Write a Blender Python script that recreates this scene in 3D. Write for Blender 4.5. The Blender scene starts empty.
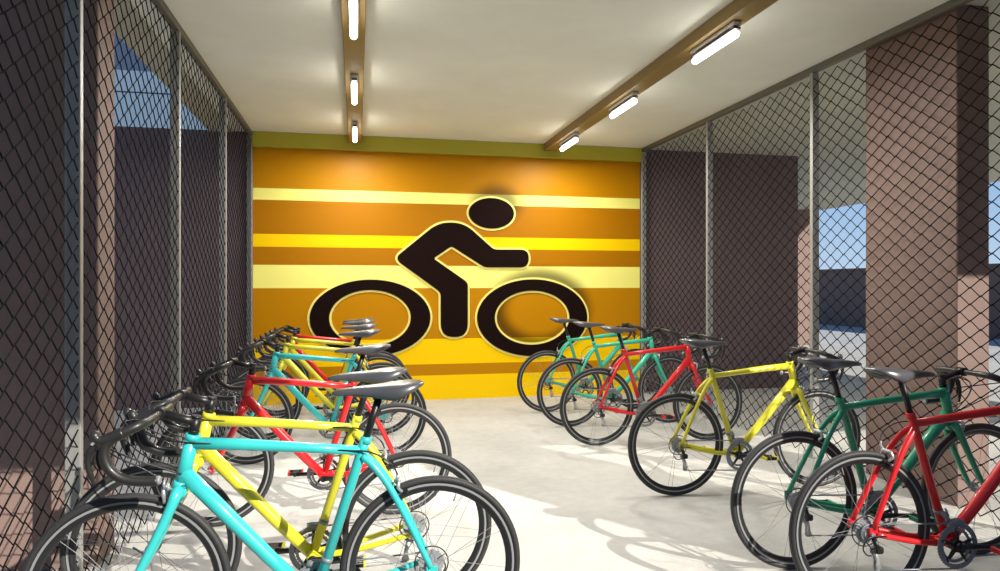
import bpy, math, random
from math import sin, cos, pi, radians
from mathutils import Vector
from mathutils.geometry import tessellate_polygon

C = bpy.context.scene.collection
scene = bpy.context.scene

# ------------------------------------------------------------------ camera
cam_d = bpy.data.cameras.new('camera')
cam = bpy.data.objects.new('camera', cam_d)
C.objects.link(cam)
cam_d.sensor_width = 36.0
cam_d.lens = 680.5 / 1000 * 36.0
cam_d.clip_start = 0.05
cam_d.clip_end = 300
cam.location = (0, 0, 1.394)
cam.rotation_euler = (radians(90), 0, radians(-11.9))
scene.camera = cam

# ------------------------------------------------------------------ light
SUN_EL = radians(29.5)
SUN_DIR = Vector((-0.573 * cos(SUN_EL), 0.819 * cos(SUN_EL), -sin(SUN_EL)))   # the way sunlight travels
world = bpy.data.worlds.new('world')
scene.world = world
world.use_nodes = True
wn = world.node_tree.nodes
wl = world.node_tree.links
wtc = wn.new('ShaderNodeTexCoord')
wsep = wn.new('ShaderNodeSeparateXYZ')
wl.new(wtc.outputs['Generated'], wsep.inputs[0])
sky = wn.new('ShaderNodeValToRGB')                 # clear sky: pale at the horizon, deeper blue overhead
cr = sky.color_ramp
cr.elements[0].position = 0.0
cr.elements[0].color = (0.56, 0.72, 0.90, 1)
cr.elements[1].position = 1.0
cr.elements[1].color = (0.07, 0.17, 0.42, 1)
for p_, c_ in ((0.10, (0.37, 0.57, 0.84, 1)), (0.22, (0.27, 0.44, 0.72, 1)), (0.45, (0.13, 0.27, 0.56, 1))):
    e_ = cr.elements.new(p_)
    e_.color = c_
wl.new(wsep.outputs['Z'], sky.inputs['Fac'])
wl.new(sky.outputs['Color'], wn['Background'].inputs['Color'])
wn['Background'].inputs['Strength'].default_value = 0.95
sun_d = bpy.data.lights.new('sun', 'SUN')
sun_d.energy = 6.3
sun_d.color = (1.0, 0.94, 0.84)
sun_d.angle = radians(0.5)
sun = bpy.data.objects.new('sun', sun_d)
C.objects.link(sun)
sun.location = (8, -12, 9)
sun.rotation_euler = SUN_DIR.to_track_quat('-Z', 'Y').to_euler()
scene.view_settings.view_transform = 'Standard'
scene.view_settings.look = 'None'
scene.view_settings.exposure = 0.0
scene.view_settings.gamma = 1.0
scene.view_settings.use_curve_mapping = False
TUBE_STRENGTH = 11.0
TUBE_WATTS = 36.0


# ------------------------------------------------------------------ helpers
def srgb(r, g, b):
    f = lambda c: (c / 255 / 12.92) if c / 255 <= 0.04045 else ((c / 255 + 0.055) / 1.055) ** 2.4
    return (f(r), f(g), f(b), 1)


def mat(name, col, rough=0.5, metal=0.0, coat=0.0, noise=0.0, scale=8.0, bump=0.0, emit=0.0):
    m = bpy.data.materials.new(name)
    m.use_nodes = True
    nt = m.node_tree
    b = nt.nodes['Principled BSDF']
    b.inputs['Base Color'].default_value = col
    b.inputs['Roughness'].default_value = rough
    b.inputs['Metallic'].default_value = metal
    b.inputs['Coat Weight'].default_value = coat
    b.inputs['Coat Roughness'].default_value = 0.12
    if emit:
        b.inputs['Emission Color'].default_value = col
        b.inputs['Emission Strength'].default_value = emit
    if noise or bump:
        tc = nt.nodes.new('ShaderNodeTexCoord')
        n = nt.nodes.new('ShaderNodeTexNoise')
        n.inputs['Scale'].default_value = scale
        n.inputs['Detail'].default_value = 6
        nt.links.new(tc.outputs['Object'], n.inputs['Vector'])
        if noise:
            r = nt.nodes.new('ShaderNodeMapRange')
            r.inputs['From Min'].default_value = 0.3
            r.inputs['From Max'].default_value = 0.7
            r.inputs['To Min'].default_value = 1 - noise
            r.inputs['To Max'].default_value = 1 + noise
            nt.links.new(n.outputs['Fac'], r.inputs['Value'])
            mx = nt.nodes.new('ShaderNodeVectorMath')
            mx.operation = 'SCALE'
            mx.inputs[0].default_value = col[:3]
            nt.links.new(r.outputs['Result'], mx.inputs['Scale'])
            nt.links.new(mx.outputs['Vector'], b.inputs['Base Color'])
        if bump:
            bp = nt.nodes.new('ShaderNodeBump')
            bp.inputs['Strength'].default_value = bump
            bp.inputs['Distance'].default_value = 0.01
            nt.links.new(n.outputs['Fac'], bp.inputs['Height'])
            nt.links.new(bp.outputs['Normal'], b.inputs['Normal'])
    return m


class MB:
    """collects shapes into one mesh; every face keeps a material slot and a smooth flag"""

    def __init__(s):
        s.v, s.f, s.mi, s.sm = [], [], [], []

    def add(s, vs, fs, mi=0, smooth=False):
        o = len(s.v)
        s.v += [tuple(v) for v in vs]
        for f in fs:
            s.f.append(tuple(i + o for i in f))
            s.mi.append(mi)
            s.sm.append(smooth)

    def box(s, x0, x1, y0, y1, z0, z1, mi=0, bev=0.0):
        if bev <= 0:
            vs = [(x, y, z) for x in (x0, x1) for y in (y0, y1) for z in (z0, z1)]
            s.add(vs, [(0, 1, 3, 2), (4, 6, 7, 5), (0, 4, 5, 1), (2, 3, 7, 6), (0, 2, 6, 4), (1, 5, 7, 3)], mi)
            return
        # chamfered box: 24 corners
        b = bev
        vs, idx = [], {}
        X, Y, Z = (x0, x1), (y0, y1), (z0, z1)
        for i in (0, 1):
            for j in (0, 1):
                for k in (0, 1):
                    sx, sy, sz = (1 if i == 0 else -1), (1 if j == 0 else -1), (1 if k == 0 else -1)
                    for a in range(3):
                        p = [X[i] + sx * b, Y[j] + sy * b, Z[k] + sz * b]
                        p[a] = (X[i], Y[j], Z[k])[a]
                        idx[i, j, k, a] = len(vs)
                        vs.append(p)
        fs = []
        for a in range(3):
            u, w = (a + 1) % 3, (a + 2) % 3
            for e in (0, 1):
                q = []
                for (p1, p2) in ((0, 0), (1, 0), (1, 1), (0, 1)):
                    c = [0, 0, 0]
                    c[a], c[u], c[w] = e, p1, p2
                    q.append(idx[c[0], c[1], c[2], a])
                fs.append(q if e else q[::-1])
            for p1 in (0, 1):
                for p2 in (0, 1):
                    c0, c1 = [0, 0, 0], [0, 0, 0]
                    c0[u], c0[w] = p1, p2
                    c1[u], c1[w] = p1, p2
                    c1[a] = 1
                    q = [idx[c0[0], c0[1], c0[2], u], idx[c1[0], c1[1], c1[2], u], idx[c1[0], c1[1], c1[2], w], idx[c0[0], c0[1], c0[2], w]]
                    fs.append(q if (p1 == p2) else q[::-1])
        for i in (0, 1):
            for j in (0, 1):
                for k in (0, 1):
                    t = [idx[i, j, k, a] for a in range(3)]
                    fs.append(t if (i + j + k) % 2 else t[::-1])
        s.add(vs, fs, mi)

    def tube(s, pts, rad, n=10, mi=0, cap=True, flat=1.0, side=None):
        """tube along pts; rad one radius or one per point; flat squeezes it across the side vector"""
        P = [Vector(p) for p in pts]
        R = rad if isinstance(rad, (list, tuple)) else [rad] * len(P)
        up = Vector(side) if side else None
        rings = []
        prev = None
        for i, p in enumerate(P):
            t = (P[min(i + 1, len(P) - 1)] - P[max(i - 1, 0)]).normalized()
            if up is not None:
                a = (up - t * up.dot(t)).normalized()
            elif prev is None:
                h = Vector((0, 0, 1)) if abs(t.z) < 0.9 else Vector((1, 0, 0))
                a = (h - t * h.dot(t)).normalized()
            else:
                a = (prev - t * prev.dot(t)).normalized()
            prev = a
            b = t.cross(a)
            rings.append([p + a * (R[i] * flat * cos(2 * pi * k / n)) + b * (R[i] * sin(2 * pi * k / n)) for k in range(n)])
        vs = [v for r in rings for v in r]
        fs = []
        for i in range(len(P) - 1):
            for k in range(n):
                k2 = (k + 1) % n
                fs.append((i * n + k, i * n + k2, (i + 1) * n + k2, (i + 1) * n + k))
        s.add(vs, fs, mi, True)
        if cap:
            s.add(rings[0], [tuple(range(n))[::-1]], mi)
            s.add(rings[-1], [tuple(range(n))], mi)

    def lathe_y(s, cx, cz, prof, n=48, mi=0, closed=True, smooth=True):
        """revolve a profile of (radius, y) about the axis through (cx, *, cz) along y"""
        m = len(prof)
        vs = []
        for i in range(n):
            a = 2 * pi * i / n
            for r, y in prof:
                vs.append((cx + r * cos(a), y, cz + r * sin(a)))
        fs = []
        for i in range(n):
            i2 = (i + 1) % n
            for j in range(m if closed else m - 1):
                j2 = (j + 1) % m
                fs.append((i * m + j, i * m + j2, i2 * m + j2, i2 * m + j))
        s.add(vs, fs, mi, smooth)

    def disc_y(s, cx, cz, r, y0, y1, n=24, mi=0, smooth=False):
        vs = [(cx + r * cos(2 * pi * i / n), y, cz + r * sin(2 * pi * i / n)) for y in (y0, y1) for i in range(n)]
        s.add(vs, [tuple(range(n)), tuple(range(n, 2 * n))[::-1]] + [(i, n + i, n + (i + 1) % n, (i + 1) % n) for i in range(n)], mi, smooth)

    def ball(s, c, r, mi=0, n=10, m=6, sc=(1, 1, 1)):
        vs, fs = [], []
        for j in range(m + 1):
            t = pi * j / m
            for i in range(n):
                a = 2 * pi * i / n
                vs.append((c[0] + r * sc[0] * sin(t) * cos(a), c[1] + r * sc[1] * sin(t) * sin(a), c[2] + r * sc[2] * cos(t)))
        for j in range(m):
            for i in range(n):
                i2 = (i + 1) % n
                fs.append((j * n + i, (j + 1) * n + i, (j + 1) * n + i2, j * n + i2))
        s.add(vs, fs, mi, True)

    def loft(s, rings, mi=0, cap=True, smooth=True):
        n = len(rings[0])
        vs = [v for r in rings for v in r]
        fs = [(i * n + k, i * n + (k + 1) % n, (i + 1) * n + (k + 1) % n, (i + 1) * n + k) for i in range(len(rings) - 1) for k in range(n)]
        s.add(vs, fs, mi, smooth)
        if cap:
            s.add(rings[0], [tuple(range(n))[::-1]], mi, smooth)
            s.add(rings[-1], [tuple(range(n))], mi, smooth)

    def mesh(s, name, mats):
        me = bpy.data.meshes.new(name)
        me.from_pydata(s.v, [], s.f)
        for m in (mats if isinstance(mats, (list, tuple)) else [mats]):
            me.materials.append(m)
        me.polygons.foreach_set('material_index', s.mi)
        me.polygons.foreach_set('use_smooth', s.sm)
        me.update()
        import bmesh
        bm = bmesh.new()
        bm.from_mesh(me)
        bmesh.ops.remove_doubles(bm, verts=bm.verts, dist=1e-6)
        bmesh.ops.recalc_face_normals(bm, faces=bm.faces)
        bm.to_mesh(me)
        bm.free()
        return me


def link(name, me, parent=None, label=None):
    o = bpy.data.objects.new(name, me)
    C.objects.link(o)
    if parent:
        o.parent = parent
    if label:
        o['label'] = label
    return o


def build(mb, name, mats, parent=None, label=None):
    return link(name, mb.mesh(name, mats), parent, label)


def tag(o, label, cat, group=None):
    o['label'] = label
    o['category'] = cat
    if group:
        o['group'] = group
    return o


def thing(name, label, cat, loc=(0, 0, 0), rz=0.0, group=None):
    o = bpy.data.objects.new(name, None)
    C.objects.link(o)
    o.empty_display_size = 0.1
    o.location = loc
    o.rotation_euler = (0, 0, rz)
    return tag(o, label, cat, group)


def struct(mb, name, mats, label=None):
    o = build(mb, name, mats)
    o['kind'] = 'structure'
    if label:
        o['label'] = label
    return o


def spline(pts, k=6):
    """Catmull-Rom through pts"""
    P = [Vector(p) for p in pts]
    out = []
    for i in range(len(P) - 1):
        p0, p1, p2, p3 = P[max(i - 1, 0)], P[i], P[i + 1], P[min(i + 2, len(P) - 1)]
        for j in range(k):
            t = j / k
            out.append(0.5 * ((2 * p1) + (p2 - p0) * t + (2 * p0 - 5 * p1 + 4 * p2 - p3) * t * t + (3 * p1 - p0 - 3 * p2 + p3) * t ** 3))
    out.append(P[-1])
    return out


# ------------------------------------------------------------------ materials
def concrete_floor():
    m = mat('concrete_floor', srgb(205, 203, 196), 0.55)
    nt = m.node_tree
    b = nt.nodes['Principled BSDF']
    tc = nt.nodes.new('ShaderNodeTexCoord')
    n1 = nt.nodes.new('ShaderNodeTexNoise')
    n1.inputs['Scale'].default_value = 1.3
    n1.inputs['Detail'].default_value = 8
    n1.inputs['Roughness'].default_value = 0.62
    n2 = nt.nodes.new('ShaderNodeTexNoise')
    n2.inputs['Scale'].default_value = 14
    n2.inputs['Detail'].default_value = 8
    n2.inputs['Roughness'].default_value = 0.7
    n3 = nt.nodes.new('ShaderNodeTexNoise')
    n3.inputs['Scale'].default_value = 2.6
    n3.inputs['Detail'].default_value = 10
    n3.inputs['Roughness'].default_value = 0.75
    for n in (n1, n2, n3):
        nt.links.new(tc.outputs['Object'], n.inputs['Vector'])
    r1 = nt.nodes.new('ShaderNodeValToRGB')
    r1.color_ramp.elements[0].position = 0.3
    r1.color_ramp.elements[0].color = srgb(180, 179, 174)
    r1.color_ramp.elements[1].position = 0.7
    r1.color_ramp.elements[1].color = srgb(206, 204, 197)
    nt.links.new(n1.outputs['Fac'], r1.inputs['Fac'])
    r2 = nt.nodes.new('ShaderNodeValToRGB')
    r2.color_ramp.elements[0].position = 0.25
    r2.color_ramp.elements[0].color = (0.84, 0.84, 0.84, 1)
    r2.color_ramp.elements[1].position = 0.6
    r2.color_ramp.elements[1].color = (1, 1, 1, 1)
    nt.links.new(n2.outputs['Fac'], r2.inputs['Fac'])
    mx = nt.nodes.new('ShaderNodeMix')
    mx.data_type = 'RGBA'
    mx.blend_type = 'MULTIPLY'
    mx.inputs['Factor'].default_value = 1
    nt.links.new(r1.outputs['Color'], mx.inputs['A'])
    nt.links.new(r2.outputs['Color'], mx.inputs['B'])
    r3 = nt.nodes.new('ShaderNodeValToRGB')          # rusty stains worn into the concrete
    r3.color_ramp.elements[0].position = 0.6
    r3.color_ramp.elements[0].color = (1, 1, 1, 1)
    r3.color_ramp.elements[1].position = 0.75
    r3.color_ramp.elements[1].color = srgb(226, 205, 180)
    nt.links.new(n3.outputs['Fac'], r3.inputs['Fac'])
    mx2 = nt.nodes.new('ShaderNodeMix')
    mx2.data_type = 'RGBA'
    mx2.blend_type = 'MULTIPLY'
    mx2.inputs['Factor'].default_value = 1
    nt.links.new(mx.outputs['Result'], mx2.inputs['A'])
    nt.links.new(r3.outputs['Color'], mx2.inputs['B'])
    nt.links.new(mx2.outputs['Result'], b.inputs['Base Color'])
    bp = nt.nodes.new('ShaderNodeBump')
    bp.inputs['Strength'].default_value = 0.08
    bp.inputs['Distance'].default_value = 0.01
    nt.links.new(n2.outputs['Fac'], bp.inputs['Height'])
    nt.links.new(bp.outputs['Normal'], b.inputs['Normal'])
    return m


PALE = srgb(255, 246, 132)
YELLOW = srgb(255, 208, 0)
OCHRE = srgb(192, 130, 0)
OCHRE_DEEP = srgb(174, 112, 0)


def mural_material():
    """printed mural: horizontal bands by height, plus the soft printed halo behind the emblem's head and wheel"""
    m = mat('striped_mural', OCHRE, 0.45)
    nt = m.node_tree
    b = nt.nodes['Principled BSDF']
    b.inputs['Specular IOR Level'].default_value = 0.15
    tc = nt.nodes.new('ShaderNodeTexCoord')
    sep = nt.nodes.new('ShaderNodeSeparateXYZ')
    nt.links.new(tc.outputs['Object'], sep.inputs[0])
    dv = nt.nodes.new('ShaderNodeMath')
    dv.operation = 'DIVIDE'
    dv.inputs[1].default_value = 3.17
    nt.links.new(sep.outputs['Z'], dv.inputs[0])
    ramp = nt.nodes.new('ShaderNodeValToRGB')
    cr = ramp.color_ramp
    cr.interpolation = 'CONSTANT'
    bands = [(0.0, YELLOW), (0.297, OCHRE), (0.429, YELLOW), (0.742, OCHRE), (1.355, PALE), (1.627, OCHRE_DEEP), (1.843, YELLOW), (1.990, OCHRE_DEEP), (2.383, PALE), (2.518, OCHRE)]
    cr.elements[0].position = 0
    cr.elements[0].color = bands[0][1]
    cr.elements[1].position = bands[1][0] / 3.17
    cr.elements[1].color = bands[1][1]
    for z, c in bands[2:]:
        e = cr.elements.new(z / 3.17)
        e.color = c
    nt.links.new(dv.outputs[0], ramp.inputs['Fac'])
    cur = ramp.outputs['Color']

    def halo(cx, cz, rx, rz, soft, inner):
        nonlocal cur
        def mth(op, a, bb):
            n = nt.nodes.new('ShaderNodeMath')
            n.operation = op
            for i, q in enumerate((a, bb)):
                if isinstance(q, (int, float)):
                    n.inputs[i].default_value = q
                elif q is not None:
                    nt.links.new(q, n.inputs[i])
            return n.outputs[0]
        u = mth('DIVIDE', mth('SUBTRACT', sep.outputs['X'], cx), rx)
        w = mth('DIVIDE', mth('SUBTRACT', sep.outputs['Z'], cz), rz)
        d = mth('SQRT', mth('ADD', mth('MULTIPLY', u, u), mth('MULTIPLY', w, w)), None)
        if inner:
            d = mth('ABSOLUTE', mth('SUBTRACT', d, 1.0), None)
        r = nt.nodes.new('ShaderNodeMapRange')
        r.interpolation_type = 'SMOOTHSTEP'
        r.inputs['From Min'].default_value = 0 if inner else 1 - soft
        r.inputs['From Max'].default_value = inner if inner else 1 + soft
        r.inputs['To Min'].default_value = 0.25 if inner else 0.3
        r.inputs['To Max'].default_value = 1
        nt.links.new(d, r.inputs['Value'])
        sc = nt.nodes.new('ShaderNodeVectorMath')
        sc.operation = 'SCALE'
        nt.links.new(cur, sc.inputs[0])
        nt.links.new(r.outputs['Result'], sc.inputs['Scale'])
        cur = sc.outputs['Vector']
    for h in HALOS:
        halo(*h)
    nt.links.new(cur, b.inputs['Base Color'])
    return m


M = {}
M['floor'] = concrete_floor()
M['low_bounce_ground'] = mat('low_bounce_ground', srgb(70, 70, 72), 0.85, noise=0.15, scale=12)
M['ceiling'] = mat('ceiling_paint', srgb(237, 239, 230), 0.7, noise=0.03, scale=3)
M['soffit'] = mat('soffit_concrete', srgb(184, 184, 170), 0.8, noise=0.05, scale=3)
M['olive'] = mat('olive_beam_paint', srgb(178, 168, 44), 0.5)
M['track'] = mat('bronze_track', srgb(142, 117, 68), 0.55)
M['dark_wall'] = mat('dark_brown_render', srgb(112, 95, 97), 0.75, noise=0.08, scale=2.0, bump=0.1)
M['pillar'] = mat('dusky_pink_render', srgb(133, 111, 103), 0.75, noise=0.07, scale=5.0, bump=0.1)
M['low_wall'] = mat('dark_boundary_wall', srgb(118, 98, 90), 0.8, noise=0.06, scale=1.0)
M['post'] = mat('galvanised_post', srgb(160, 160, 156), 0.45, metal=0.4, noise=0.06, scale=20)
M['rail'] = mat('dull_steel_rail', srgb(110, 108, 100), 0.5, metal=0.4)
M['wire'] = mat('black_wire', srgb(9, 9, 9), 0.8)
M['wire'].node_tree.nodes['Principled BSDF'].inputs['Specular IOR Level'].default_value = 0.15
M['blue_wall'] = mat('pale_blue_cladding', srgb(90, 112, 134), 0.6)
M['blue_dark'] = mat('deep_blue_cladding', srgb(44, 62, 88), 0.5)
M['tube'] = mat('lit_tube', (1.0, 0.95, 0.86, 1), 0.4, emit=TUBE_STRENGTH)
M['lamp_body'] = mat('lamp_housing', srgb(205, 203, 200), 0.4)
M['lamp_cap'] = mat('lamp_end_cap', srgb(60, 58, 56), 0.4)
M['emblem'] = mat('emblem_dark_brown', srgb(24, 9, 7), 0.7)
M['emblem'].node_tree.nodes['Principled BSDF'].inputs['Specular IOR Level'].default_value = 0.08
M['outline'] = mat('emblem_outline', srgb(255, 240, 130), 0.5)
M['tire'] = mat('tire_rubber', srgb(50, 50, 51), 0.6, noise=0.08, scale=60)
M['rim_dark'] = mat('rim_black', srgb(40, 41, 43), 0.35)
M['rim_grey'] = mat('rim_brake_track', srgb(152, 154, 155), 0.5, metal=0.2)
M['spoke'] = mat('steel_spoke', srgb(150, 152, 156), 0.6)
M['alloy'] = mat('alloy', srgb(190, 192, 194), 0.35, metal=0.5)
M['grey_metal'] = mat('dark_grey_metal', srgb(136, 140, 144), 0.42, metal=0.1)
M['black'] = mat('black_anodised', srgb(30, 30, 31), 0.38)
M['bar_tape'] = mat('bar_tape', srgb(42, 41, 40), 0.42, coat=0.15)
M['saddle'] = mat('saddle_leather', srgb(76, 76, 80), 0.34, coat=0.7)
_b = M['saddle'].node_tree.nodes['Principled BSDF']
_b.inputs['Specular IOR Level'].default_value = 0.9
_b.inputs['Coat Roughness'].default_value = 0.3
M['cable'] = mat('cable_housing', srgb(22, 22, 22), 0.4)
PAINT = {
    'turquoise': mat('turquoise_paint', srgb(62, 202, 200), 0.36, coat=0.5),
    'yellow': mat('yellow_paint', srgb(226, 218, 58), 0.34, coat=0.4),
    'red': mat('red_paint', srgb(226, 32, 38), 0.34, coat=0.4),
    'teal': mat('sea_green_paint', srgb(62, 186, 150), 0.34, coat=0.4),
    'green': mat('deep_green_paint', srgb(36, 150, 112), 0.36, coat=0.4),
}

# ------------------------------------------------------------------ setting
CEIL = 3.17
BACK = 8.30
XL, XR = -1.174, 3.61

fl = MB()
fl.box(-26, 45, 2.3, 46, -0.3, 0.0)
struct(fl, 'floor', M['floor'], 'pale grey concrete floor')

fl = MB()
fl.box(-26, 45, -24, 2.3, -0.3, -0.002)  # unseen dark ground, added to cut bounce light onto the pillar faces
struct(fl, 'added_dark_ground', M['low_bounce_ground'], 'added dark ground out of view that cuts bounce light')
fl = MB()
fl.box(-26, 40, -13.4, -13, 0, 6.6)  # unseen wall added behind the camera to keep sky light off the pillars
struct(fl, 'boundary_or_added_wall', M['low_wall'], 'added tall dark wall behind the camera that blocks sky light')
fl = MB()
fl.box(-8.2, -8.0, -13, 8.3, 0, 3.4)  # unseen side wall, added to darken the left pillar's shaded face
struct(fl, 'boundary_or_added_wall', M['low_wall'], 'added unseen side wall on the left that blocks sky light')

ce = MB()
ce.box(-1.39, 2.0, -0.17, BACK, CEIL, CEIL + 4)
ce.box(2.0, 3.70, 1.11, BACK, CEIL, CEIL + 0.3)
struct(ce, 'ceiling', M['ceiling'], 'off white ceiling over the cycle bay')
so = MB()
so.box(-1.65, -1.39, -0.17, BACK, CEIL - 0.012, CEIL + 4)
so.box(3.70, 10.72, 1.11, BACK, CEIL, CEIL + 0.3)
so.box(-1.65, 10.72, BACK, 14.38, CEIL + 0.001, CEIL + 0.3)
struct(so, 'ceiling_overhang', M['soffit'], 'greyer concrete soffit outside the fences')

# the emblem's pieces, laid out on the wall plane: pixel of the photograph -> wall metres
F_PX, YAW, H_CAM = 680.5, radians(11.9), 1.394


def on_wall(px, py, Y=BACK):
    t = (px - 500) / F_PX
    dx, dy = sin(YAW) + t * cos(YAW), cos(YAW) - t * sin(YAW)
    s = Y / dy
    return dx * s, H_CAM - (py - 285.5) * s / F_PX


def ecrop(cx, cy):
    return on_wall(240 + cx / 2.039, 130 + cy / 2.039)


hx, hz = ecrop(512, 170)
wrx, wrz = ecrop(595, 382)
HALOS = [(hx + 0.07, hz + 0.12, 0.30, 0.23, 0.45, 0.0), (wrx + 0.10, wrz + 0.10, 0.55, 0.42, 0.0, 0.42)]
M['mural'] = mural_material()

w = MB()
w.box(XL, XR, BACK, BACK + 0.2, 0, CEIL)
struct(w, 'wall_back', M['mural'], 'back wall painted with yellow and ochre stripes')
w = MB()
w.box(-7.0, XL, BACK, BACK + 0.2, 0, CEIL)
struct(w, 'wall_left', M['dark_wall'], 'dark grey brown wall beyond the left fence')
w = MB()
w.box(XR, 5.93, BACK, BACK + 0.2, 0, CEIL)
struct(w, 'wall_right', M['dark_wall'], 'dark brown wall beyond the right fence')
w = MB()
w.box(XL, XR, BACK - 0.07, BACK, 2.995, CEIL, bev=0.006)
struct(w, 'trim_1', M['olive'], 'olive yellow beam along the top of the mural')
for i, x0 in enumerate((-0.093, 2.295)):
    w = MB()
    w.box(x0, x0 + 0.15, 0.97, BACK - 0.07, CEIL - 0.09, CEIL, bev=0.004)
    w.box(x0 - 0.006, x0 + 0.156, BACK - 0.085, BACK - 0.06, CEIL - 0.1, CEIL, 1)
    struct(w, 'trim_%d' % (2 + i), [M['track'], M['olive']], 'bronze ceiling channel carrying the %s row of tube lights' % ('left', 'right')[i])

# pillars (three stand in view, one shades the right of the bay from outside the frame)
for x0, x1, y0, y1, lab in (
        (-2.1, -1.254, 3.71, 3.95, 'dusky pink pillar outside the left fence'),
        (3.70, 3.947, 3.60, 4.39, 'dusky pink pillar close outside the right fence'),
        (3.70, 3.95, 0.60, 2.25, 'dusky pink pillar at the front end of the right fence'),
        (9.9, 10.58, 14.10, 14.36, 'sunlit pink pillar at the far corner of the overhang')):
    w = MB()
    w.box(x0, x1, y0, y1, 0, CEIL, bev=0.006)
    struct(w, 'pillar', M['pillar'], lab)
w = MB()
w.box(16.4, 16.65, 4, 40, 0, 1.92)
w.box(16.34, 16.71, 3.94, 40.06, 1.90, 1.97)
struct(w, 'boundary_or_added_wall', M['low_wall'], 'low dark wall across the yard')

# pale blue building seen above the left wall
t = thing('blue_building', 'pale blue clad building rising above the dark wall on the left', 'building', (-5.0, 15.0, 0))
w = MB()
w.box(-7, 3.5, 0, 6, 0, 5.74)
build(w, 'wall', M['blue_wall'], t)
w = MB()
w.box(-7.03, 3.53, -0.03, 6, 5.31, 5.36)
build(w, 'ledge', M['blue_wall'], t)
w = MB()
w.box(-6.9, 3.4, 0.1, 6, 5.74, 12.0)
build(w, 'upper_storey', M['blue_dark'], t, 'deep blue upper storey')


# ------------------------------------------------------------------ chain link fences
def chain_link(x, y0, y1, z0, z1, out):
    PY, PZ = 0.145, 0.10
    mb = MB()
    nz = int((z1 - z0) / (PZ / 2))
    ny = int((y1 - y0) / (PY / 2))
    for i in range(nz):
        zz = z0 + i * PZ / 2
        pts = []
        for j in range(ny + 1):
            up = (j + i) % 2
            z = zz + (PZ / 2 if up else 0)
            xo = 0.0028 * (1 if up else -1)
            pts.append((x + xo * 0.8, y0 + j * PY / 2, z + (0.004 if up else -0.004)))
        mb.tube(pts, 0.0033 if out < 0 else 0.0045, n=4, cap=False, side=(1, 0, 0))
    return mb


for x, out, side, POSTS in ((XL, -1, 'left', [8.26, 6.66, 4.98, 3.285, 1.62]), (XR, 1, 'right', [8.25, 6.57, 4.885, 3.19, 1.62])):
    f = thing('chain_link_fence', 'tall black chain link fence on grey posts along the %s side' % side, 'fence', (x, 1.6, 0))
    w = chain_link(out * 0.010, 0.02, 6.63, 0.03, CEIL - 0.05, out)
    build(w, 'wire_mesh', M['wire'], f)
    w = MB()
    a, b = sorted((0, out * 0.05))
    w.box(a, b, 0, 6.68, CEIL - 0.05, CEIL, bev=0.004)
    build(w, 'top_rail', M['rail'], f)
    for py in POSTS:
        w = MB()
        a, b = sorted((0, out * 0.062))
        w.box(a, b, py - 1.6 - 0.018, py - 1.6 + 0.018, 0.008, CEIL - 0.05, bev=0.003)
        a, b = sorted((-out * 0.02, out * 0.09))
        w.box(a, b, py - 1.6 - 0.045, py - 1.6 + 0.05, 0, 0.008)
        build(w, 'post', M['post'], f)

# ------------------------------------------------------------------ tube lights
def tube_light(x, y0, label, group):
    L = 0.58
    t = thing('tube_light', label, 'light', (x, y0, CEIL - 0.09), group=group)
    w = MB()
    w.box(-0.03, 0.03, 0.0, L, -0.028, 0.0, bev=0.006)
    w.box(-0.018, 0.018, 0.03, 0.07, -0.05, -0.028)
    w.box(-0.018, 0.018, L - 0.07, L - 0.03, -0.05, -0.028)
    build(w, 'housing', M['lamp_body'], t)
    w = MB()
    w.box(-0.024, 0.024, 0.0, L, -0.052, -0.040, bev=0.003)
    build(w, 'end_cap', M['lamp_cap'], t)
    w = MB()
    pts = [(0, 0.0, -0.08), (0, 0.006, -0.08), (0, 0.016, -0.08), (0, 0.03, -0.08), (0, L - 0.03, -0.08), (0, L - 0.016, -0.08), (0, L - 0.006, -0.08), (0, L, -0.08)]
    w.tube(pts, [0.010, 0.017, 0.022, 0.0245, 0.0245, 0.022, 0.017, 0.010], n=14)
    build(w, 'diffuser', M['tube'], t)
    ld = bpy.data.lights.new('tube_glow', 'AREA')          # the light this tube throws downwards
    ld.shape = 'RECTANGLE'
    ld.size, ld.size_y = 0.05, L - 0.06
    ld.energy = TUBE_WATTS
    ld.color = (1.0, 0.97, 0.91)
    lo = bpy.data.objects.new('tube_glow', ld)
    C.objects.link(lo)
    lo.parent = t
    lo.location = (0, L / 2, -0.106)


NTH = ['farthest', 'middle', 'nearest']
for x, side in ((-0.018, 'left'), (2.37, 'right')):
    for i, y0 in enumerate((7.15, 5.54, 3.92)):
        tube_light(x, y0, '%s lit tube light under the %s bronze ceiling channel' % (NTH[i], side), 'tube lights on the %s channel' % side)


# ------------------------------------------------------------------ cyclist emblem on the mural
def slab_xz(mb, outer, inner, y0, y1, mi=0):
    """extruded outline in the wall plane (a ring if inner is given)"""
    n = len(outer)
    if inner:
        vs = [(x, y, z) for y in (y0, y1) for ring in (outer, inner) for x, z in ring]
        fs = []
        for i in range(n):
            j = (i + 1) % n
            fs += [(i, j, n + j, n + i), (2 * n + i, 3 * n + i, 3 * n + j, 2 * n + j), (i, 2 * n + i, 2 * n + j, j), (n + i, n + j, 3 * n + j, 3 * n + i)]
        mb.add(vs, fs, mi)
    else:
        vs = [(x, y, z) for y in (y0, y1) for x, z in outer]
        tri = [tuple(t) for t in tessellate_polygon([[Vector((x, z, 0)) for x, z in outer]])]
        mb.add(vs, tri + [(c + n, b + n, a + n) for a, b, c in tri] + [(i, n + i, n + (i + 1) % n, (i + 1) % n) for i in range(n)], mi)


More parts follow.
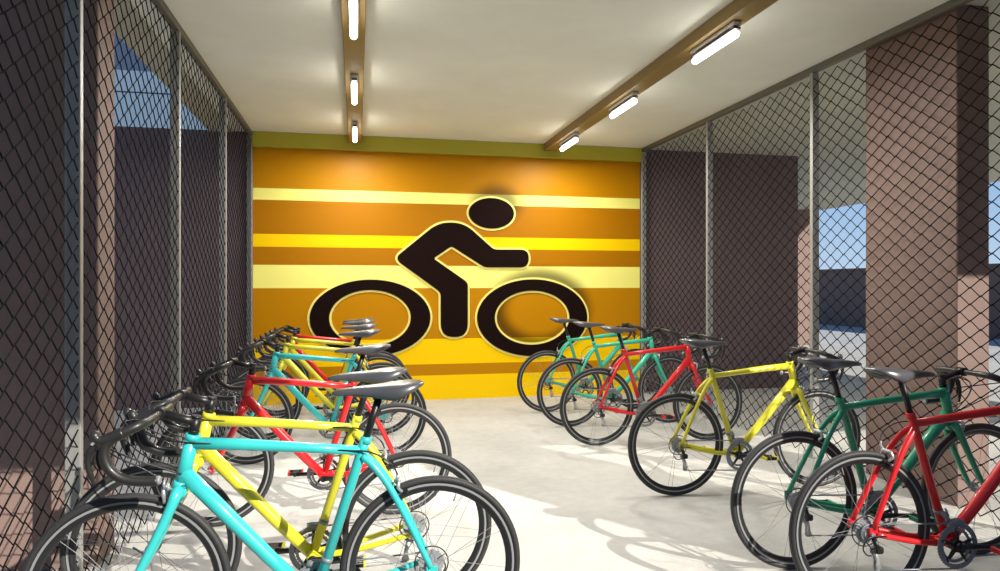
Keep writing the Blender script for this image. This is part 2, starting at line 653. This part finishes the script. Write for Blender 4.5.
def ell(c, r, grow=0.0, n=64):
    x0, z0 = ecrop(c[0] - r[0], c[1])
    x1, z1 = ecrop(c[0] + r[0], c[1])
    xa, za = ecrop(c[0], c[1] - r[1])
    xb, zb = ecrop(c[0], c[1] + r[1])
    cx, cz, rx, rz = (x0 + x1) / 2, (za + zb) / 2, abs(x1 - x0) / 2 + grow, abs(za - zb) / 2 + grow
    return [(cx + rx * cos(2 * pi * i / n), cz + rz * sin(2 * pi * i / n)) for i in range(n)]


def round_poly(pts, radii, k=7):
    out = []
    n = len(pts)
    for i in range(n):
        p, a, b = Vector(pts[i]), Vector(pts[i - 1]), Vector(pts[(i + 1) % n])
        r = radii[i]
        u, v = (a - p).normalized(), (b - p).normalized()
        r = min(r, (a - p).length * 0.49, (b - p).length * 0.49)
        q0, q1 = p + u * r, p + v * r
        if r < 1e-4:
            out.append(tuple(p))
            continue
        for j in range(k + 1):
            s = j / k
            out.append(tuple(q0 * (1 - s) ** 2 + p * 2 * s * (1 - s) + q1 * s * s))
    return out


def offset_poly(pts, d):
    n = len(pts)
    area = sum(pts[i][0] * pts[(i + 1) % n][1] - pts[(i + 1) % n][0] * pts[i][1] for i in range(n))
    sg = 1 if area > 0 else -1
    out = []
    for i in range(n):
        a, p, b = Vector(pts[i - 1]), Vector(pts[i]), Vector(pts[(i + 1) % n])
        e0, e1 = (p - a), (b - p)
        if e0.length < 1e-6 or e1.length < 1e-6:
            continue
        n0 = Vector((e0.y, -e0.x)).normalized() * sg
        n1 = Vector((e1.y, -e1.x)).normalized() * sg
        m = (n0 + n1)
        m = m / max(m.dot(n0), 0.5)
        out.append(tuple(p + m * d))
    return out


em = thing('cyclist_emblem', 'dark brown cyclist emblem with pale yellow outline on the striped wall', 'sign', (0, BACK, 0))
GR = 0.026
YO, YE, YB = -0.010, -0.022, -0.002
for nm, c, ro, ri in (('head', (512, 170), (46, 31), None),
                      ('wheel', (265, 383), (123, 78), (83, 57)),
                      ('wheel', (595, 382.5), (112, 78), (76, 55))):
    w = MB()
    slab_xz(w, ell(c, ro), ell(c, ri) if ri else None, YE, YO)
    p = build(w, nm, M['emblem'], em)
    w = MB()
    slab_xz(w, ell(c, ro, GR), ell(c, ri, -GR) if ri else None, YO, YB)
    build(w, 'outline', M['outline'], p, 'pale yellow outline')
body_px = [(404, 189), (456, 189), (517, 244), (588, 244), (588, 280), (498, 280), (431, 237), (394, 262), (464, 311), (464, 422), (409, 422), (409, 331), (314, 262)]
body_r = [0.14, 0.22, 0.05, 0.16, 0.16, 0.05, 0.03, 0.03, 0.05, 0.2, 0.2, 0.05, 0.10]
bw = [ecrop(*p) for p in body_px]
body = round_poly(bw, body_r)
w = MB()
slab_xz(w, body, None, YE, YO)
p = build(w, 'body', M['emblem'], em)
w = MB()
slab_xz(w, offset_poly(body, GR), None, YO, YB)
build(w, 'outline', M['outline'], p, 'pale yellow outline')

# ------------------------------------------------------------------ bicycles
# local frame: origin on the ground under the rear axle, x forward, y to the rider's left
RW, WB = 0.340, 1.049
BB = (0.428, 0.259)
SJ, ST = (0.259, 0.787), (0.244, 0.832)
HT, HB = (0.839, 0.869), (0.878, 0.698)


def frame_mb():
    m = MB()
    p = lambda a, y=0.0: (a[0], y, a[1])
    m.tube([p(BB), p(SJ), p(ST)], [0.0185, 0.0185, 0.019], 12)                              # seat tube
    m.tube([p((0.228, 0.876 - 0.044)), p((0.2425, 0.836))], 0.001, 4)
    m.tube([(0.2465, 0, 0.812), (0.2425, 0, 0.838)], 0.0200, 12)                             # seat clamp collar
    m.tube([p(HB), p(HT)], [0.0245, 0.024], 14)                                              # head tube
    m.tube([p((0.884, 0.688)), p((0.876, 0.712))], 0.0252, 14)
    m.tube([p((0.842, 0.852)), p((0.837, 0.874))], 0.0248, 14)
    m.tube([p(SJ), p((0.44, 0.806)), p((0.66, 0.828)), p((0.848, 0.842))], [0.0175, 0.0185, 0.021, 0.0225], 12)   # top tube
    m.tube([p(BB), p((0.58, 0.418)), p((0.72, 0.575)), p((0.869, 0.742))], [0.0245, 0.0255, 0.027, 0.028], 12)  # down tube
    m.tube([(BB[0], -0.036, BB[1]), (BB[0], 0.036, BB[1])], 0.025, 16)                       # bottom bracket shell
    for s in (-1, 1):
        st = spline([(0.256, 0.012 * s, 0.768), (0.218, 0.026 * s, 0.735), (0.165, 0.039 * s, 0.665), (0.095, 0.052 * s, 0.535), (0.012, 0.066 * s, 0.362)], 4)
        m.tube(st, [0.0155 - 0.0045 * i / (len(st) - 1) for i in range(len(st))], 10)        # seat stay
        cs = spline([(0.420, 0.022 * s, 0.262), (0.34, 0.034 * s, 0.270), (0.22, 0.046 * s, 0.289), (0.02, 0.066 * s, 0.338)], 4)
        m.tube(cs, [0.0155 - 0.0045 * i / (len(cs) - 1) for i in range(len(cs))], 10)         # chain stay
        m.box(-0.012, 0.03, 0.066 * s - 0.004, 0.066 * s + 0.004, 0.322, 0.366, bev=0.002)   # dropout
    m.tube([(0.165, -0.038, 0.665), (0.165, 0.038, 0.665)], 0.009, 8)                        # brake bridge
    m.tube([(0.385, -0.03, 0.268), (0.385, 0.03, 0.268)], 0.008, 8)
    return m


def fork_mb():
    m = MB()
    m.tube([(0.882, 0, 0.690), (0.886, 0, 0.672), (0.890, 0, 0.655)], [0.0255, 0.029, 0.024], 14)
    for s in (-1, 1):
        pts = spline([(0.884, 0.006 * s, 0.682), (0.888, 0.032 * s, 0.668), (0.905, 0.042 * s, 0.622), (0.950, 0.046 * s, 0.525), (1.000, 0.049 * s, 0.425), (1.046, 0.051 * s, 0.345)], 4)
        n = len(pts) - 1
        m.tube(pts, [(0.0225 - 0.012 * (i / n)) for i in range(n + 1)], 10)
        m.box(1.034, 1.062, 0.051 * s - 0.004, 0.051 * s + 0.004, 0.326, 0.356, bev=0.002)
    return m


def tire_mb(cx):
    m = MB()
    n = 12
    c, r = RW - 0.0135, 0.0135
    m.lathe_y(cx, RW, [(c + r * cos(2 * pi * i / n), r * 1.08 * sin(2 * pi * i / n)) for i in range(n)], 72)
    return m


def rim_mb(cx):
    m = MB()
    y = 0.0105
    m.lathe_y(cx, RW, [(0.3135, -y), (0.3135, -y - 0.0015), (0.3055, -y - 0.0015), (0.3055, -y)], 72, 1, smooth=False)
    m.lathe_y(cx, RW, [(0.3135, y), (0.3135, y + 0.0015), (0.3055, y + 0.0015), (0.3055, y)], 72, 1, smooth=False)
    m.lathe_y(cx, RW, [(0.316, -y), (0.300, -y), (0.288, -0.006), (0.282, 0), (0.288, 0.006), (0.300, y), (0.316, y)], 72, 0, smooth=False)
    return m


def spokes_mb(cx, rear):
    m = MB()
    for g in range(10):                       # twenty spokes laced in pairs
        a = 2 * pi * g / 10 + 0.16
        for q in (-1, 1):
            ar = a + 0.055 * q
            ah = a + (0.9 if rear else 0.5) * q * (1 if g % 2 else -1)
            rh = 0.022
            m.tube([(cx + rh * cos(ah), 0.027 * q, RW + rh * sin(ah)), (cx + 0.286 * cos(ar), 0.002 * q, RW + 0.286 * sin(ar))], 0.0011, 4, cap=False)
    m.tube([(cx + 0.286 * cos(1.9), 0, RW + 0.286 * sin(1.9)), (cx + 0.252 * cos(1.9), 0, RW + 0.252 * sin(1.9))], 0.003, 6)
    return m


def hub_mb(cx, hw):
    m = MB()
    prof = [(0.004, -hw), (0.006, -hw), (0.008, -hw + 0.012), (0.012, -0.034), (0.0245, -0.030), (0.0245, -0.025), (0.013, -0.020), (0.0115, 0), (0.013, 0.020), (0.0245, 0.025), (0.0245, 0.030), (0.012, 0.034), (0.008, hw - 0.012), (0.006, hw), (0.004, hw)]
    m.lathe_y(cx, RW, prof, 16, 0, closed=False)
    m.tube([(cx, 0.058 if hw < 0.07 else 0.074, RW), (cx + 0.02, 0.070 if hw < 0.07 else 0.086, RW + 0.004), (cx + 0.055, 0.072 if hw < 0.07 else 0.088, RW + 0.03)], [0.006, 0.005, 0.004], 6)   # quick release lever
    m.disc_y(cx, RW, 0.009, -hw - 0.008, -hw, 10)
    return m


def toothed(mb, cx, cz, r, y0, y1, teeth, mi=0, hole=0.0):
    n = teeth * 2
    outer = [(cx + (r if i % 2 else r - 0.005) * cos(2 * pi * i / n), cz + (r if i % 2 else r - 0.005) * sin(2 * pi * i / n)) for i in range(n)]
    inner = [(cx + hole * cos(2 * pi * i / n), cz + hole * sin(2 * pi * i / n)) for i in range(n)] if hole else None
    slab_xz(mb, outer, inner, y0, y1, mi)


def cassette_mb():
    m = MB()
    for i, r in enumerate((0.052, 0.048, 0.044, 0.040, 0.036, 0.032, 0.028)):
        toothed(m, 0, RW, r, -0.031 - i * 0.0042 - 0.002, -0.031 - i * 0.0042, 22, 0, 0.012)
    m.disc_y(0, RW, 0.016, -0.060, -0.03, 14)
    return m


def protector_mb():
    m = MB()
    c, q = 0.064, 0.0026
    m.lathe_y(0, RW, [(c + q * cos(2 * pi * i / 6), -0.028 + q * sin(2 * pi * i / 6)) for i in range(6)], 36)
    for k in range(3):
        a = 2 * pi * k / 3 + 0.5
        m.tube([(0.02 * cos(a), -0.028, RW + 0.02 * sin(a)), (c * cos(a), -0.028, RW + c * sin(a))], 0.0018, 4)
    return m


def chainrings_mb():
    m = MB()
    toothed(m, BB[0], BB[1], 0.100, -0.056, -0.0525, 44, 0, 0.080)
    toothed(m, BB[0], BB[1], 0.078, -0.048, -0.0445, 36, 0, 0.062)
    for k in range(5):
        a = 2 * pi * k / 5 + 0.3
        m.tube([(BB[0], -0.053, BB[1]), (BB[0] + 0.05 * cos(a), -0.053, BB[1] + 0.05 * sin(a)), (BB[0] + 0.084 * cos(a), -0.052, BB[1] + 0.084 * sin(a))], [0.011, 0.008, 0.006], 6, 1)
        m.disc_y(BB[0] + 0.071 * cos(a), BB[1] + 0.071 * sin(a), 0.005, -0.060, -0.042, 8, 0)
    m.disc_y(BB[0], BB[1], 0.027, -0.062, -0.036, 18, 1)
    return m


def crank_mb(s):
    """s=-1 drive side, crank forward; s=1 other side, crank backward"""
    m = MB()
    d = 1 if s < 0 else -1
    y0, y1 = 0.068 * s, 0.082 * s
    e = (BB[0] + 0.172 * d, BB[1] - 0.006 * d)
    m.tube([(BB[0], y0, BB[1]), (BB[0] + 0.06 * d, y0 * 1.06, BB[1] - 0.002 * d), (e[0], y1, e[1])], [0.0165, 0.012, 0.0115], 8, flat=0.75, side=(0, 1, 0))
    m.disc_y(BB[0], BB[1], 0.018, y0 - 0.009, y0 + 0.009, 14)
    m.disc_y(e[0], e[1], 0.0125, y1 - 0.008, y1 + 0.008, 12)
    m.tube([(BB[0], 0.03 * s, BB[1]), (BB[0], y0, BB[1])], 0.010, 10)
    return m


def pedal_mb(s):
    m = MB()
    d = 1 if s < 0 else -1
    ex, ez = BB[0] + 0.172 * d, BB[1] - 0.006 * d
    a, b = sorted((0.092 * s, 0.165 * s))
    m.tube([(ex, 0.082 * s, ez), (ex, 0.165 * s, ez)], 0.006, 8, 1)
    m.box(ex - 0.045, ex - 0.033, a, b, ez - 0.012, ez + 0.012, 0, 0.003)
    m.box(ex + 0.033, ex + 0.045, a, b, ez - 0.012, ez + 0.012, 0, 0.003)
    m.box(ex - 0.036, ex + 0.036, a, a + 0.012, ez - 0.010, ez + 0.010, 1, 0.002)
    m.box(ex - 0.036, ex + 0.036, b - 0.012, b, ez - 0.010, ez + 0.010, 1, 0.002)
    m.box(ex - 0.018, ex + 0.018, a, b, ez - 0.009, ez + 0.009, 1, 0.002)
    return m


def chain_mb():
    m = MB()
    y = -0.0535
    top = [(-0.0, -0.050, RW + 0.036), (BB[0] - 0.01, y, BB[1] + 0.099)]
    m.tube(top, 0.0038, 6)
    m.tube([(BB[0] - 0.01, y, BB[1] - 0.099), (0.048, -0.050, 0.178)], 0.0038, 6)
    arc = [(BB[0] + 0.099 * cos(a), y, BB[1] + 0.099 * sin(a)) for a in [radians(95 - 190 * i / 18) for i in range(19)]]
    m.tube(arc, 0.0038, 6)
    arc = [(0.036 * cos(a), -0.050, RW + 0.036 * sin(a)) for a in [radians(90 + 150 * i / 10) for i in range(11)]]
    m.tube(arc, 0.0038, 6)
    m.tube([(-0.018, -0.050, RW - 0.032), (0.022, -0.050, 0.262), (0.046, -0.050, 0.188), (0.036, -0.050, 0.176), (0.048, -0.050, 0.176)], 0.0036, 6)
    return m


def rear_derailleur_mb():
    m = MB()
    m.tube([(0.008, -0.070, 0.325), (0.012, -0.078, 0.300), (0.020, -0.084, 0.282)], [0.009, 0.011, 0.010], 8, 1)
    m.box(0.004, 0.042, -0.092, -0.068, 0.262, 0.292, 1, 0.006)
    for y in (-0.0585, -0.0435):
        m.tube([(0.020, y, 0.272), (0.034, y, 0.228), (0.038, y, 0.186)], [0.0135, 0.009, 0.013], 6, 0, flat=0.2, side=(0, 1, 0))
    m.tube([(0.022, -0.085, 0.275), (0.022, -0.04, 0.275)], 0.006, 8, 0)
    return m


def pulley_mb(c):
    m = MB()
    toothed(m, c[0], c[1], 0.018, -0.0545, -0.0475, 11, 0)
    return m


def front_derailleur_mb():
    m = MB()
    arc = [(BB[0] + 0.108 * cos(a), BB[1] + 0.108 * sin(a)) for a in [radians(75 + 45 * i / 6) for i in range(7)]]
    for y in (-0.062, -0.044):
        m.tube([(x, y, z) for x, z in arc], [0.011] * 7, 6, 0, flat=0.2, side=(0, 1, 0))
    m.tube([(0.388, -0.053, 0.372), (0.388, -0.022, 0.392), (0.386, 0, 0.395)], [0.008, 0.012, 0.012], 8)
    m.tube([(0.381, 0, 0.404), (0.386, 0, 0.388)], 0.021, 14)
    m.tube([(0.398, -0.040, 0.385), (0.382, -0.040, 0.420)], 0.005, 6)
    return m


def caliper_mb(front):
    """dual pivot brake: arms reach down each side to pads on the rim"""
    m = MB()
    if front:
        c = Vector((0.922, 0, 0.690))
        rim = Vector((0.905, 0, 0.622))
    else:
        c = Vector((0.132, 0, 0.668))
        rim = Vector((0.118, 0, 0.630))
    back = Vector((-0.04, 0, -0.012)) if front else Vector((0.033, 0, -0.004))
    m.tube([c, c + back], 0.005, 8)
    m.ball(c, 0.012, n=8, m=5)
    f = 1 if front else -1
    rim = Vector((c.x + 0.004 * f, 0, c.z - 0.045)) if front else Vector((c.x - 0.018, 0, c.z - 0.034))
    for s in (-1, 1):
        m.tube(spline([c, c + Vector((0.006 * f, 0.022 * s, 0.004)), c + Vector((0.004 * f, 0.032 * s, -0.018)), rim + Vector((0, 0.022 * s, 0))], 3), [0.009] * 4 + [0.0075] * 3 + [0.006] * 3, 6)
        m.box(rim.x - 0.022, rim.x + 0.022, min(0.015 * s, 0.023 * s), max(0.015 * s, 0.023 * s), rim.z - 0.006, rim.z + 0.006, 1, 0.002)
    m.tube([c + Vector((0, 0.026, 0.002)), c + Vector((0, 0.046, 0.022)), c + Vector((0, 0.040, 0.038))], [0.006, 0.005, 0.004], 6)
    return m


def seatpost_mb():
    m = MB()
    m.tube([(0.250, 0, 0.812), (0.1955, 0, 0.983)], 0.0138, 14)
    m.box(0.172, 0.222, -0.02, 0.02, 0.976, 0.994, 0, 0.005)
    m.tube([(0.197, -0.026, 0.984), (0.197, 0.026, 0.984)], 0.008, 8)
    return m


def rails_mb():
    m = MB()
    for s in (-1, 1):
        m.tube(spline([(0.318, 0.012 * s, 1.000), (0.27, 0.019 * s, 0.990), (0.215, 0.022 * s, 0.989), (0.15, 0.024 * s, 0.990), (0.085, 0.034 * s, 1.008)], 4), 0.0036, 6)
    return m


def saddle_mb():
    m = MB()
    st = [  # x, half width, top z, skirt depth
        (0.034, 0.022, 1.034, 0.008), (0.040, 0.040, 1.037, 0.013), (0.056, 0.058, 1.039, 0.022), (0.082, 0.071, 1.040, 0.037), (0.115, 0.076, 1.038, 0.052), (0.148, 0.070, 1.036, 0.060),
        (0.185, 0.054, 1.030, 0.050), (0.225, 0.039, 1.026, 0.039), (0.270, 0.029, 1.023, 0.031), (0.312, 0.023, 1.019, 0.026), (0.346, 0.018, 1.013, 0.020), (0.362, 0.011, 1.007, 0.013), (0.367, 0.005, 1.002, 0.006)]
    rings = []
    for x, hw, zt, dp in st:
        ring = []
        prof = [(-0.97, -1.0), (-1.0, -0.72), (-0.95, -0.36), (-0.80, -0.13), (-0.5, -0.02), (-0.18, -0.02), (0, -0.05), (0.18, -0.02), (0.5, -0.02), (0.80, -0.13), (0.95, -0.36), (1.0, -0.72), (0.97, -1.0), (0.7, -0.62), (0.3, -0.45), (0, -0.42), (-0.3, -0.45), (-0.7, -0.62)]
        for u, q in prof:
            ring.append((x, hw * u, zt + dp * q))
        rings.append(ring)
    m.loft(rings)
    return m


def stem_mb():
    m = MB()
    m.tube([(0.8395, 0, 0.868), (0.826, 0, 0.934)], 0.0175, 14)
    m.tube([(0.8365, 0, 0.884), (0.8355, 0, 0.888)], 0.0195, 14)
    m.tube([(0.8275, 0, 0.929), (0.8255, 0, 0.9385)], 0.0185, 14)
    m.tube([(0.830, 0, 0.917), (0.870, 0, 0.928), (0.938, 0, 0.947)], [0.0185, 0.0165, 0.0165], 12)
    m.tube([(0.946, -0.022, 0.950), (0.946, 0.022, 0.950)], 0.0215, 14)
    return m


BY = 0.181


def handlebar_mb():
    m = MB()
    half = [(0.946, 0, 0.950), (0.946, 0.08, 0.950), (0.949, 0.135, 0.948), (0.966, 0.168, 0.942), (1.000, BY, 0.927), (1.034, BY + 0.002, 0.908), (1.056, BY + 0.004, 0.884), (1.060, BY + 0.006, 0.850), (1.044, BY + 0.007, 0.810), (1.008, BY + 0.008, 0.780), (0.958, BY + 0.008, 0.768), (0.902, BY + 0.008, 0.766)]
    for s in (-1, 1):
        P = spline([(x, y * s, z) for x, y, z in half], 5)
        n = len(P)
        R = [0.0135 if i < 6 else (0.0155 if i < 12 else 0.0165) for i in range(n)]
        m.tube(P, R, 12)
        m.tube([(0.903, (BY + 0.008) * s, 0.768), (0.894, (BY + 0.008) * s, 0.768)], [0.0165, 0.012], 12, 1)
    return m


def lever_mb(s):
    m = MB()
    y = (BY + 0.003) * s
    hood = spline([(1.004, y, 0.926), (1.034, y, 0.912), (1.064, y, 0.902), (1.082, y, 0.908), (1.090, y, 0.926), (1.092, y, 0.936)], 4)
    n = len(hood) - 1
    m.tube(hood, [0.0195 - 0.004 * (i / n) for i in range(n - 4)] + [0.0145, 0.0125, 0.010, 0.007, 0.003], 10)
    m.ball((1.074, y, 0.896), 0.0205, n=10, m=6, sc=(0.95, 0.8, 1.2))
    m.tube(spline([(1.082, y, 0.892), (1.104, y, 0.866), (1.110, y - 0.004 * s, 0.826), (1.102, y - 0.010 * s, 0.786), (1.094, y - 0.014 * s, 0.760)], 4), [0.0115] * 5 + [0.0095] * 8 + [0.007] * 4, 8, flat=0.8, side=(0, 1, 0))
    m.tube(spline([(1.078, y - 0.006 * s, 0.888), (1.086, y - 0.014 * s, 0.845), (1.078, y - 0.020 * s, 0.805)], 4), 0.0065, 6)
    m.disc_y(1.090, 0.896, 0.005, y - 0.018, y + 0.018, 8, 1)
    return m


def cables():
    """each cable a piece of its own: (name, mesh builder)"""
    out = []
    for s in (-1, 1):
        m = MB()
        p = spline([(1.058, (BY - 0.008) * s, 0.900), (1.098, 0.140 * s, 0.895), (1.090, 0.085 * s, 0.860), (1.010, 0.038 * s, 0.800), (0.930, 0.030 * s, 0.765), (0.862, 0.024 * s, 0.738)], 6)
        m.tube(p, 0.0028, 6)
        out.append(('shift_cable', m))
    m = MB()
    m.tube(spline([(1.050, BY - 0.004, 0.900), (1.104, 0.12, 0.880), (1.070, 0.075, 0.830), (0.985, 0.045, 0.770), (0.925, 0.042, 0.728)], 6), 0.0028, 6)
    out.append(('brake_cable', m))
    m = MB()
    m.tube(spline([(1.050, -BY + 0.004, 0.900), (1.092, -0.11, 0.905), (1.030, -0.040, 0.885), (0.925, 0.020, 0.862), (0.850, 0.026, 0.850), (0.775, 0.019, 0.840)], 6), 0.0028, 6)
    out.append(('brake_cable', m))
    m = MB()
    m.tube(spline([(0.345, 0.016, 0.796), (0.290, 0.022, 0.793), (0.240, 0.034, 0.790), (0.195, 0.050, 0.775), (0.150, 0.054, 0.740), (0.132, 0.046, 0.704)], 5), 0.0028, 6)
    out.append(('brake_cable', m))
    m = MB()
    m.tube(spline([(0.085, -0.062, 0.322), (0.03, -0.086, 0.338), (-0.036, -0.094, 0.335), (-0.062, -0.094, 0.295), (-0.036, -0.092, 0.262), (0.010, -0.088, 0.268)], 6), 0.0030, 6)
    out.append(('shift_cable', m))
    return out


ME = {
    'tire_r': tire_mb(0).mesh('tire', M['tire']), 'tire_f': tire_mb(WB).mesh('tire', M['tire']),
    'rim_r': rim_mb(0).mesh('wheel', [M['rim_dark'], M['rim_grey']]), 'rim_f': rim_mb(WB).mesh('wheel', [M['rim_dark'], M['rim_grey']]),
    'spk_r': spokes_mb(0, True).mesh('spokes', M['spoke']), 'spk_f': spokes_mb(WB, False).mesh('spokes', M['spoke']),
    'hub_r': hub_mb(0, 0.070).mesh('hub', M['grey_metal']), 'hub_f': hub_mb(WB, 0.054).mesh('hub', M['grey_metal']),
    'cas': cassette_mb().mesh('cassette', M['alloy']),
    'prot': protector_mb().mesh('spoke_protector', M['cable']),
    'ring': chainrings_mb().mesh('chainring', [M['grey_metal'], M['black']]),
    'crank_r': crank_mb(-1).mesh('crank_arm', M['black']), 'crank_l': crank_mb(1).mesh('crank_arm', M['black']),
    'chain': chain_mb().mesh('chain', M['grey_metal']),
    'rd': rear_derailleur_mb().mesh('derailleur', [M['alloy'], M['black']]), 'pul_a': pulley_mb((0.020, 0.266)).mesh('pulley', M['grey_metal']), 'pul_b': pulley_mb((0.038, 0.190)).mesh('pulley', M['grey_metal']),
    'fd': front_derailleur_mb().mesh('derailleur', M['grey_metal']),
    'cal_f': caliper_mb(True).mesh('brake_caliper', [M['alloy'], M['black']]), 'cal_r': caliper_mb(False).mesh('brake_caliper', [M['alloy'], M['black']]),
    'post': seatpost_mb().mesh('seat_post', M['black']), 'rails': rails_mb().mesh('saddle_rails', M['grey_metal']),
    'saddle': saddle_mb().mesh('saddle', M['saddle']),
    'stem': stem_mb().mesh('stem', M['black']),
    'bar': handlebar_mb().mesh('handlebar', [M['bar_tape'], M['rim_grey']]),
    'lev_r': lever_mb(-1).mesh('brake_lever', [M['bar_tape'], M['alloy']]), 'lev_l': lever_mb(1).mesh('brake_lever', [M['bar_tape'], M['alloy']]),
}
CABLES = [(n_, m_.mesh(n_, M['cable'])) for n_, m_ in cables()]
FRAME, FORK, PED_R, PED_L = frame_mb(), fork_mb(), pedal_mb(-1), pedal_mb(1)
COL = {}


def coloured(c):
    if c not in COL:
        COL[c] = (FRAME.mesh('frame', PAINT[c]), FORK.mesh('fork', PAINT[c]), PED_R.mesh('pedal', [PAINT[c], M['black']]), PED_L.mesh('pedal', [PAINT[c], M['black']]))
    return COL[c]


def bicycle(x, y, yaw, colour, label, group):
    t = thing('bicycle', label, 'bicycle', (x, y, 0), yaw, group)
    fr, fk, pr, pl = coloured(colour)
    link('frame', fr, t)
    link('fork', fk, t)
    for k, lab in (('f', 'front wheel'), ('r', 'rear wheel with cassette')):
        w_ = link('wheel', ME['rim_' + k], t, lab)
        link('tire', ME['tire_' + k], w_)
        link('spokes', ME['spk_' + k], w_)
        link('hub', ME['hub_' + k], w_)
        if k == 'r':
            link('cassette', ME['cas'], w_)
            link('spoke_protector', ME['prot'], w_)
    s_ = link('saddle', ME['saddle'], t)
    link('saddle_rails', ME['rails'], s_)
    link('seat_post', ME['post'], t)
    link('stem', ME['stem'], t)
    b_ = link('handlebar', ME['bar'], t)
    link('brake_lever', ME['lev_r'], b_)
    link('brake_lever', ME['lev_l'], b_)
    for n_, m_ in CABLES:
        link(n_, m_, t)
    link('chainring', ME['ring'], t)
    c_ = link('crank_arm', ME['crank_r'], t)
    link('pedal', pr, c_)
    c_ = link('crank_arm', ME['crank_l'], t)
    link('pedal', pl, c_)
    link('chain', ME['chain'], t)
    link('derailleur', ME['fd'], t)
    d_ = link('derailleur', ME['rd'], t, 'rear derailleur')
    link('pulley', ME['pul_a'], d_)
    link('pulley', ME['pul_b'], d_)
    link('brake_caliper', ME['cal_f'], t)
    link('brake_caliper', ME['cal_r'], t)
    return t


GL, GR_ = 'bicycles parked along the left fence', 'bicycles parked along the right fence'
for x, y, col, lab in (
        (0.278, 2.555, 'turquoise', 'bright turquoise drop bar bicycle nearest the camera in the left row'),
        (0.248, 2.970, 'yellow', 'yellow bicycle right behind the nearest turquoise one in the left row'),
        (0.237, 4.189, 'red', 'bright red bicycle standing alone midway along the left row'),
        (0.225, 5.600, 'turquoise', 'turquoise bicycle behind the red one in the left row'),
        (0.225, 6.440, 'yellow', 'yellow bicycle next behind the far turquoise one in the left row'),
        (0.220, 7.190, 'yellow', 'farthest yellow bicycle just before the red one by the mural'),
        (0.220, 7.610, 'red', 'red bicycle at the far end of the left row against the mural')):
    bicycle(x, y, pi, col, lab, GL)
for x, y, yaw, col, lab in (
        (2.136, 2.561, -2.0, 'red', 'red bicycle nearest the camera in the right row'),
        (2.110, 2.979, -2.0, 'green', 'deep green bicycle between the red and yellow ones in the right row'),
        (2.078, 4.183, -0.9, 'yellow', 'lone yellow bicycle standing midway along the right row'),
        (2.051, 5.630, -0.6, 'red', 'red bicycle in front of the two sea green ones in the right row'),
        (2.065, 6.441, -1.0, 'teal', 'sea green bicycle just behind the far red one in the right row'),
        (2.050, 7.223, 0.0, 'teal', 'sea green bicycle at the far end of the right row by the mural')):
    bicycle(x, y, radians(yaw), col, lab, GR_)
